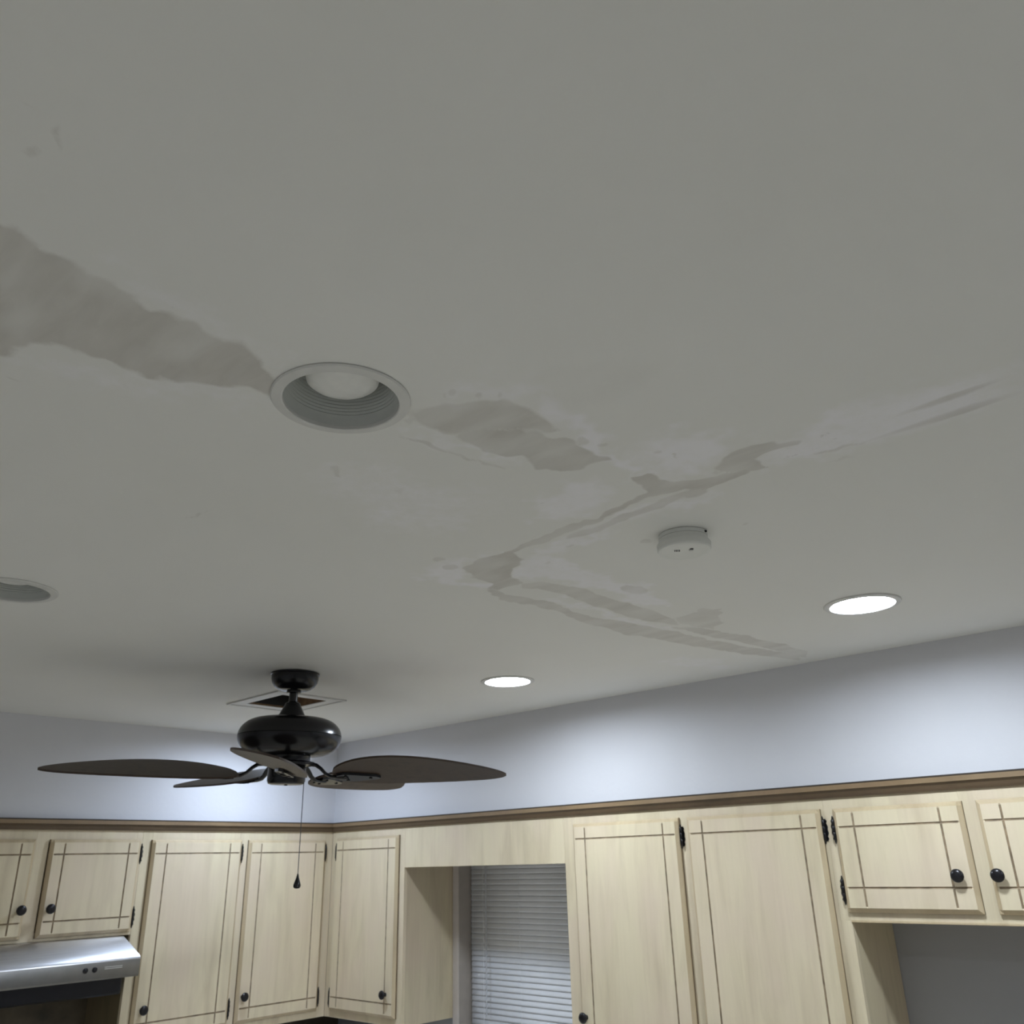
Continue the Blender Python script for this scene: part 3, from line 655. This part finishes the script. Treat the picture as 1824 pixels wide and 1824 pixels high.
# ------------------------------------------------------------------ downlights
def downlight(x, y, lit, label):
    r = thing('recessed_light', (x, y, CEIL), label, 'ceiling light', 'recessed ceiling downlights')
    bm = bmesh.new()
    lathe(bm, [(0.0985, -0.0002), (0.0990, -0.0020), (0.0970, -0.0040), (0.0860, -0.0052), (0.0838, -0.0056), (0.0822, -0.0045), (0.0816, 0.0), (0.0822, 0.004), (0.0985, 0.004)], seg=72)
    obj('trim_ring', bm, M_WHITE, r, local=True, smooth=35)
    bm = bmesh.new()
    if lit:
        # retrofit kind: short smooth reflector round a nearly flush lens
        lathe(bm, [(0.0816, 0.001), (0.0790, 0.006), (0.0740, 0.010), (0.0740, 0.030), (0.002, 0.031)], seg=72)
        obj('reflector', bm, M_WHITE, r, local=True, smooth=30)
        bm = bmesh.new()
        lathe(bm, [(0.0006, 0.0035), (0.030, 0.0042), (0.055, 0.0060), (0.069, 0.0085), (0.0730, 0.0105), (0.0730, 0.020)], seg=64, cap0=True, cap1=True)
        obj('lens', bm, M_LIT_COOL if y > 3 else M_LIT, r, local=True, smooth=60)
    else:
        prof = [(0.0816, 0.001), (0.0800, 0.012)]
        for k in range(13):
            z0 = 0.014 + k * 0.0048; rr = 0.0797 - k * 0.0014
            prof += [(rr, z0), (rr - 0.0012, z0 + 0.0036), (rr + 0.0002, z0 + 0.0042)]
        prof += [(0.058, 0.085), (0.002, 0.086)]
        lathe(bm, prof, seg=72); obj('baffle', bm, M_BAFFLE, r, local=True, smooth=30)
        bm = bmesh.new()
        lathe(bm, [(0.0006, 0.0185), (0.020, 0.0195), (0.036, 0.0225), (0.046, 0.0265), (0.0515, 0.031), (0.0530, 0.036), (0.050, 0.050), (0.040, 0.070), (0.030, 0.0835)], seg=64, cap0=True)
        obj('bulb', bm, M_BULB_OFF, r, local=True, smooth=60)
    return r
for a in LAMPS: downlight(*a)

# ------------------------------------------------------------------ smoke alarm
s = thing('smoke_alarm', (1.470, 0.845, CEIL), 'round white smoke alarm on the ceiling left of the lit downlight', 'smoke alarm')
bm = bmesh.new(); lathe(bm, [(0.049, -0.0002), (0.0505, -0.002), (0.0505, -0.0085), (0.0495, -0.0092)], seg=64, cap0=True, cap1=True); obj('base_plate', bm, M_PLASTIC, s, local=True, smooth=35)
bm = bmesh.new(); lathe(bm, [(0.0485, -0.0094), (0.0500, -0.0100), (0.0505, -0.0185), (0.0515, -0.0195), (0.0548, -0.0205), (0.0556, -0.0225), (0.0550, -0.0335), (0.0530, -0.0362), (0.0490, -0.0375), (0.0460, -0.0378), (0.0450, -0.0374), (0.001, -0.0374)], seg=72, cap0=True, cap1=True)
obj('cover', bm, M_PLASTIC, s, local=True, smooth=30)
_rt = Vector((0.675, -0.737, 0)); _aw = Vector((0.737, 0.675, 0))      # across and along the line towards the corner
p = _rt * 0.011 - _aw * 0.012
bm = bmesh.new(); lathe(bm, [(0.0046, -0.0370), (0.0046, -0.0395), (0.0036, -0.0402)], p, 20, cap0=True, cap1=True); obj('test_button', bm, M_WHITE, s, local=True, smooth=40)
bm = bmesh.new(); lathe(bm, [(0.0040, -0.0372), (0.0040, -0.0379)], p - _aw * 0.006 , 20, cap0=True, cap1=True); obj('button_recess', bm, M_SLOT, s, local=True)
for k in range(4):
    q = _rt * (-0.0215 + k * 0.0032) - _aw * (0.009)
    bm = bmesh.new()
    a = q - _aw * 0.0045 - _rt * 0.0008; b = q + _aw * 0.0045 + _rt * 0.0008
    tube(bm, [(a.x, a.y, -0.0376), (b.x, b.y, -0.0376)], 0.0010, 8); obj('sounder_slot', bm, M_SLOT, s, local=True)
p = _rt * 0.040 - _aw * 0.032
bm = bmesh.new(); lathe(bm, [(0.003, -0.0035), (0.003, -0.0062), (0.0015, -0.007)], p, 12, cap0=True, cap1=True); obj('screw', bm, M_SLOT, s, local=True)

# ------------------------------------------------------------------ open air vent
vt = thing('ceiling_vent', ((VENT[0] + VENT[1]) / 2, (VENT[2] + VENT[3]) / 2, CEIL), 'open square air vent in the ceiling behind the fan, grille missing', 'vent')
bm = bmesh.new(); fo = 0.056
def ringbox(bm, x0, x1, y0, y1, t, z0, z1):
    box(bm, (x0 - t, y0 - t, z0), (x1 + t, y0, z1)); box(bm, (x0 - t, y1, z0), (x1 + t, y1 + t, z1))
    box(bm, (x0 - t, y0, z0), (x0, y1, z1)); box(bm, (x1, y0, z0), (x1 + t, y1, z1))
# stamped frame: an outer lip and a sunken flat
ringbox(bm, VENT[0] - 0.046, VENT[1] + 0.046, VENT[2] - 0.046, VENT[3] + 0.046, 0.010, CEIL - 0.0055, CEIL - 0.0002)
ringbox(bm, VENT[0], VENT[1], VENT[2], VENT[3], 0.046, CEIL - 0.0025, CEIL - 0.0002)
obj('frame', bm, M_WHITE, vt)
bm = bmesh.new(); ringbox(bm, VENT[0], VENT[1], VENT[2], VENT[3], 0.012, CEIL, CEIL + 0.15)
box(bm, (VENT[0] - 0.01, VENT[2] - 0.01, CEIL + 0.15), (VENT[1] + 0.01, VENT[3] + 0.01, CEIL + 0.16)); obj('duct_box', bm, M_DUCT, vt)
bm = bmesh.new(); box(bm, (VENT[0] + 0.002, VENT[3] - 0.004, CEIL + 0.006), (VENT[1] - 0.002, VENT[3] - 0.001, CEIL + 0.148)); obj('duct_dark_panel', bm, M_SLOT, vt)  # black sheet painted as the darkness of the open duct

# ------------------------------------------------------------------ ceiling fan
FX, FY = 1.666, 2.517
fan = thing('ceiling_fan', (FX, FY, CEIL), 'black ceiling fan with five dark brown leaf-shaped blades', 'ceiling fan')
fan.rotation_euler = (0.034, -0.004, 0)
bm = bmesh.new()
lathe(bm, [(0.082, -0.0005), (0.0825, -0.005), (0.079, -0.007), (0.079, -0.020), (0.076, -0.032), (0.068, -0.044), (0.055, -0.054), (0.043, -0.058), (0.016, -0.059)], seg=56, cap0=True)
obj('canopy', bm, M_BLACK, fan, local=True, smooth=35)
bm = bmesh.new(); lathe(bm, [(0.024, -0.0585), (0.024, -0.066), (0.019, -0.068)], seg=32, cap0=True, cap1=True); obj('collar', bm, M_BLACK, fan, local=True, smooth=35)
bm = bmesh.new(); lathe(bm, [(0.0145, -0.05), (0.0145, -0.17)], seg=24, cap0=True, cap1=True); obj('downrod', bm, M_BLACK, fan, local=True, smooth=35)
bm = bmesh.new(); lathe(bm, [(0.0155, -0.096), (0.024, -0.100), (0.027, -0.108), (0.047, -0.147), (0.048, -0.152)], seg=40, cap0=True, cap1=True); obj('rod_cover', bm, M_BLACK, fan, local=True, smooth=35)
bm = bmesh.new(); prof = [(0.040, -0.1495), (0.075, -0.1500)]
for k in range(1, 24):
    t = math.pi / 2 - math.pi * k / 24
    cr, cz = abs(math.cos(t)) ** 0.80, math.copysign(abs(math.sin(t)) ** 1.0, math.sin(t))
    prof.append((0.075 + 0.095 * cr, -0.2125 + 0.0625 * cz))
    if k == 11: prof += [(0.1700, -0.2090), (0.1682, -0.2098), (0.1700, -0.2106)]
prof += [(0.075, -0.2755), (0.073, -0.2800), (0.073, -0.291), (0.060, -0.293)]
lathe(bm, prof, seg=72, cap0=True, cap1=True); obj('motor_housing', bm, M_BLACK, fan, local=True, smooth=30)
bm = bmesh.new(); lathe(bm, [(0.088, -0.2935), (0.090, -0.297), (0.088, -0.304), (0.060, -0.306)], seg=48, cap0=True, cap1=True); obj('flywheel', bm, M_BLACK, fan, local=True, smooth=35)
bm = bmesh.new(); lathe(bm, [(0.058, -0.3065), (0.061, -0.311), (0.0615, -0.354), (0.058, -0.362), (0.050, -0.365), (0.006, -0.365), (0.005, -0.368)], seg=48, cap0=True, cap1=True); obj('switch_housing', bm, M_BLACK, fan, local=True, smooth=35)

BZ = -0.335
PITCH = math.radians(16.5)
def blade_meshes():
    """blade along +x of its own frame; the clockwise edge (-y) rides higher"""
    bm = bmesh.new(); n, m = 44, 9; L0, L1 = 0.160, 0.730
    top, bot = [], []
    BT = [0, .02, .05, .10, .16, .22, .30, .40, .50, .60, .70, .80, .88, .94, .98, 1.0]
    BW = [.020, .045, .062, .080, .094, .103, .109, .110, .105, .096, .083, .066, .050, .034, .018, .004]
    for i in range(n + 1):
        t = i / n; r = L0 + (L1 - L0) * t
        wd = float(np.interp(t, BT, BW))
        cen = -0.040 * math.sin(math.pi * t ** 0.8)
        ra, rb = [], []
        for j in range(m):
            s = 2 * j / (m - 1) - 1
            y = cen + s * wd
            camber = 0.001 * (1 - s * s) * (wd / 0.11) - 0.004 * t * t
            z = -y * math.tan(PITCH) + camber
            ra.append(bm.verts.new((r, y, z + 0.003))); rb.append(bm.verts.new((r, y, z - 0.003)))
        top.append(ra); bot.append(rb)
    for i in range(n):
        for j in range(m - 1):
            bm.faces.new((top[i][j], top[i+1][j], top[i+1][j+1], top[i][j+1])); bm.faces.new((bot[i][j], bot[i][j+1], bot[i+1][j+1], bot[i+1][j]))
        for j in (0, m - 1): bm.faces.new((top[i][j], top[i+1][j], bot[i+1][j], bot[i][j]))
    for i in (0, n):
        for j in range(m - 1): bm.faces.new((top[i][j], top[i][j+1], bot[i][j+1], bot[i][j]))
    # iron: curved arm from the flywheel, then a flat shaped plate under the blade
    im = bmesh.new()
    tube(im, [(0.078, 0, 0.034), (0.098, 0, 0.031), (0.115, 0, 0.020), (0.132, 0, 0.004), (0.152, 0, -0.006), (0.18, 0, -0.0085), (0.21, 0, -0.0085)], [0.013, 0.012, 0.011, 0.010, 0.011, 0.012, 0.013], 10, 0.55)
    pl = [(0.175, -0.020), (0.20, -0.030), (0.235, -0.026), (0.27, -0.018), (0.305, -0.012), (0.318, 0.0), (0.305, 0.012), (0.27, 0.018), (0.235, 0.026), (0.20, 0.030), (0.175, 0.020)]
    a = [im.verts.new((x, y, -y * math.tan(PITCH) - 0.0032 + 0.006)) for x, y in pl]; b = [im.verts.new((x, y, -y * math.tan(PITCH) - 0.0085 )) for x, y in pl]
    for v_ in a: v_.co.z -= 0.0065
    for v_ in b: v_.co.z -= 0.0030
    im.faces.new(a); im.faces.new(b)
    for k in range(len(pl)): im.faces.new((a[k], a[(k+1) % len(pl)], b[(k+1) % len(pl)], b[k]))
    for x, y in ((0.205, -0.016), (0.205, 0.016), (0.285, 0.0)):
        lathe(im, [(0.0055, -0.010), (0.0055, -0.0135), (0.003, -0.0145)], (x, y, -y * math.tan(PITCH)), 10, cap0=True, cap1=True)
    return bm, im
bb, ib = blade_meshes()
blade = obj('blade', bb, M_BLADE, fan, local=True, smooth=40); iron = obj('blade_iron', ib, M_BLACK, blade, local=True, smooth=40)
th0 = math.radians(234.66)
for k in range(5):
    if k == 0: o = blade
    else:
        o = blade.copy(); COL.objects.link(o); o.parent = fan
        q = iron.copy(); COL.objects.link(q); q.parent = o
    o.location = (0, 0, BZ); o.rotation_euler = (0, 0, th0 + math.radians(72 * k))
# pull chain hangs plumb although the fan leans a little
Rinv = fan.rotation_euler.to_matrix().inverted()
def plumb(p): return Rinv @ (Vector(p) - Vector((FX, FY, CEIL)))
cx, cy = FX + 0.0405 + 0.0, FY - 0.0445 + 0.012
bm = bmesh.new(); tube(bm, [plumb((cx - 0.012, cy + 0.012, 2.094)), plumb((cx - 0.003, cy + 0.003, 2.0935)), plumb((cx, cy, 2.088)), plumb((cx, cy, 1.80))], 0.0013, 8)
ch = obj('pull_chain', bm, plain('chain_metal', (0.10, 0.10, 0.11), 0.4, 0.8), fan, local=True)
bm = bmesh.new(); pc = plumb((cx, cy, 1.80))
lathe(bm, [(0.0015, 0.004), (0.0028, 0.0), (0.0045, -0.008), (0.0085, -0.019), (0.0115, -0.028), (0.0115, -0.034), (0.008, -0.0385), (0.001, -0.0395)], pc, 24, cap0=True, cap1=True)
obj('pull_knob', bm, M_BLACK, ch, local=True, smooth=50)
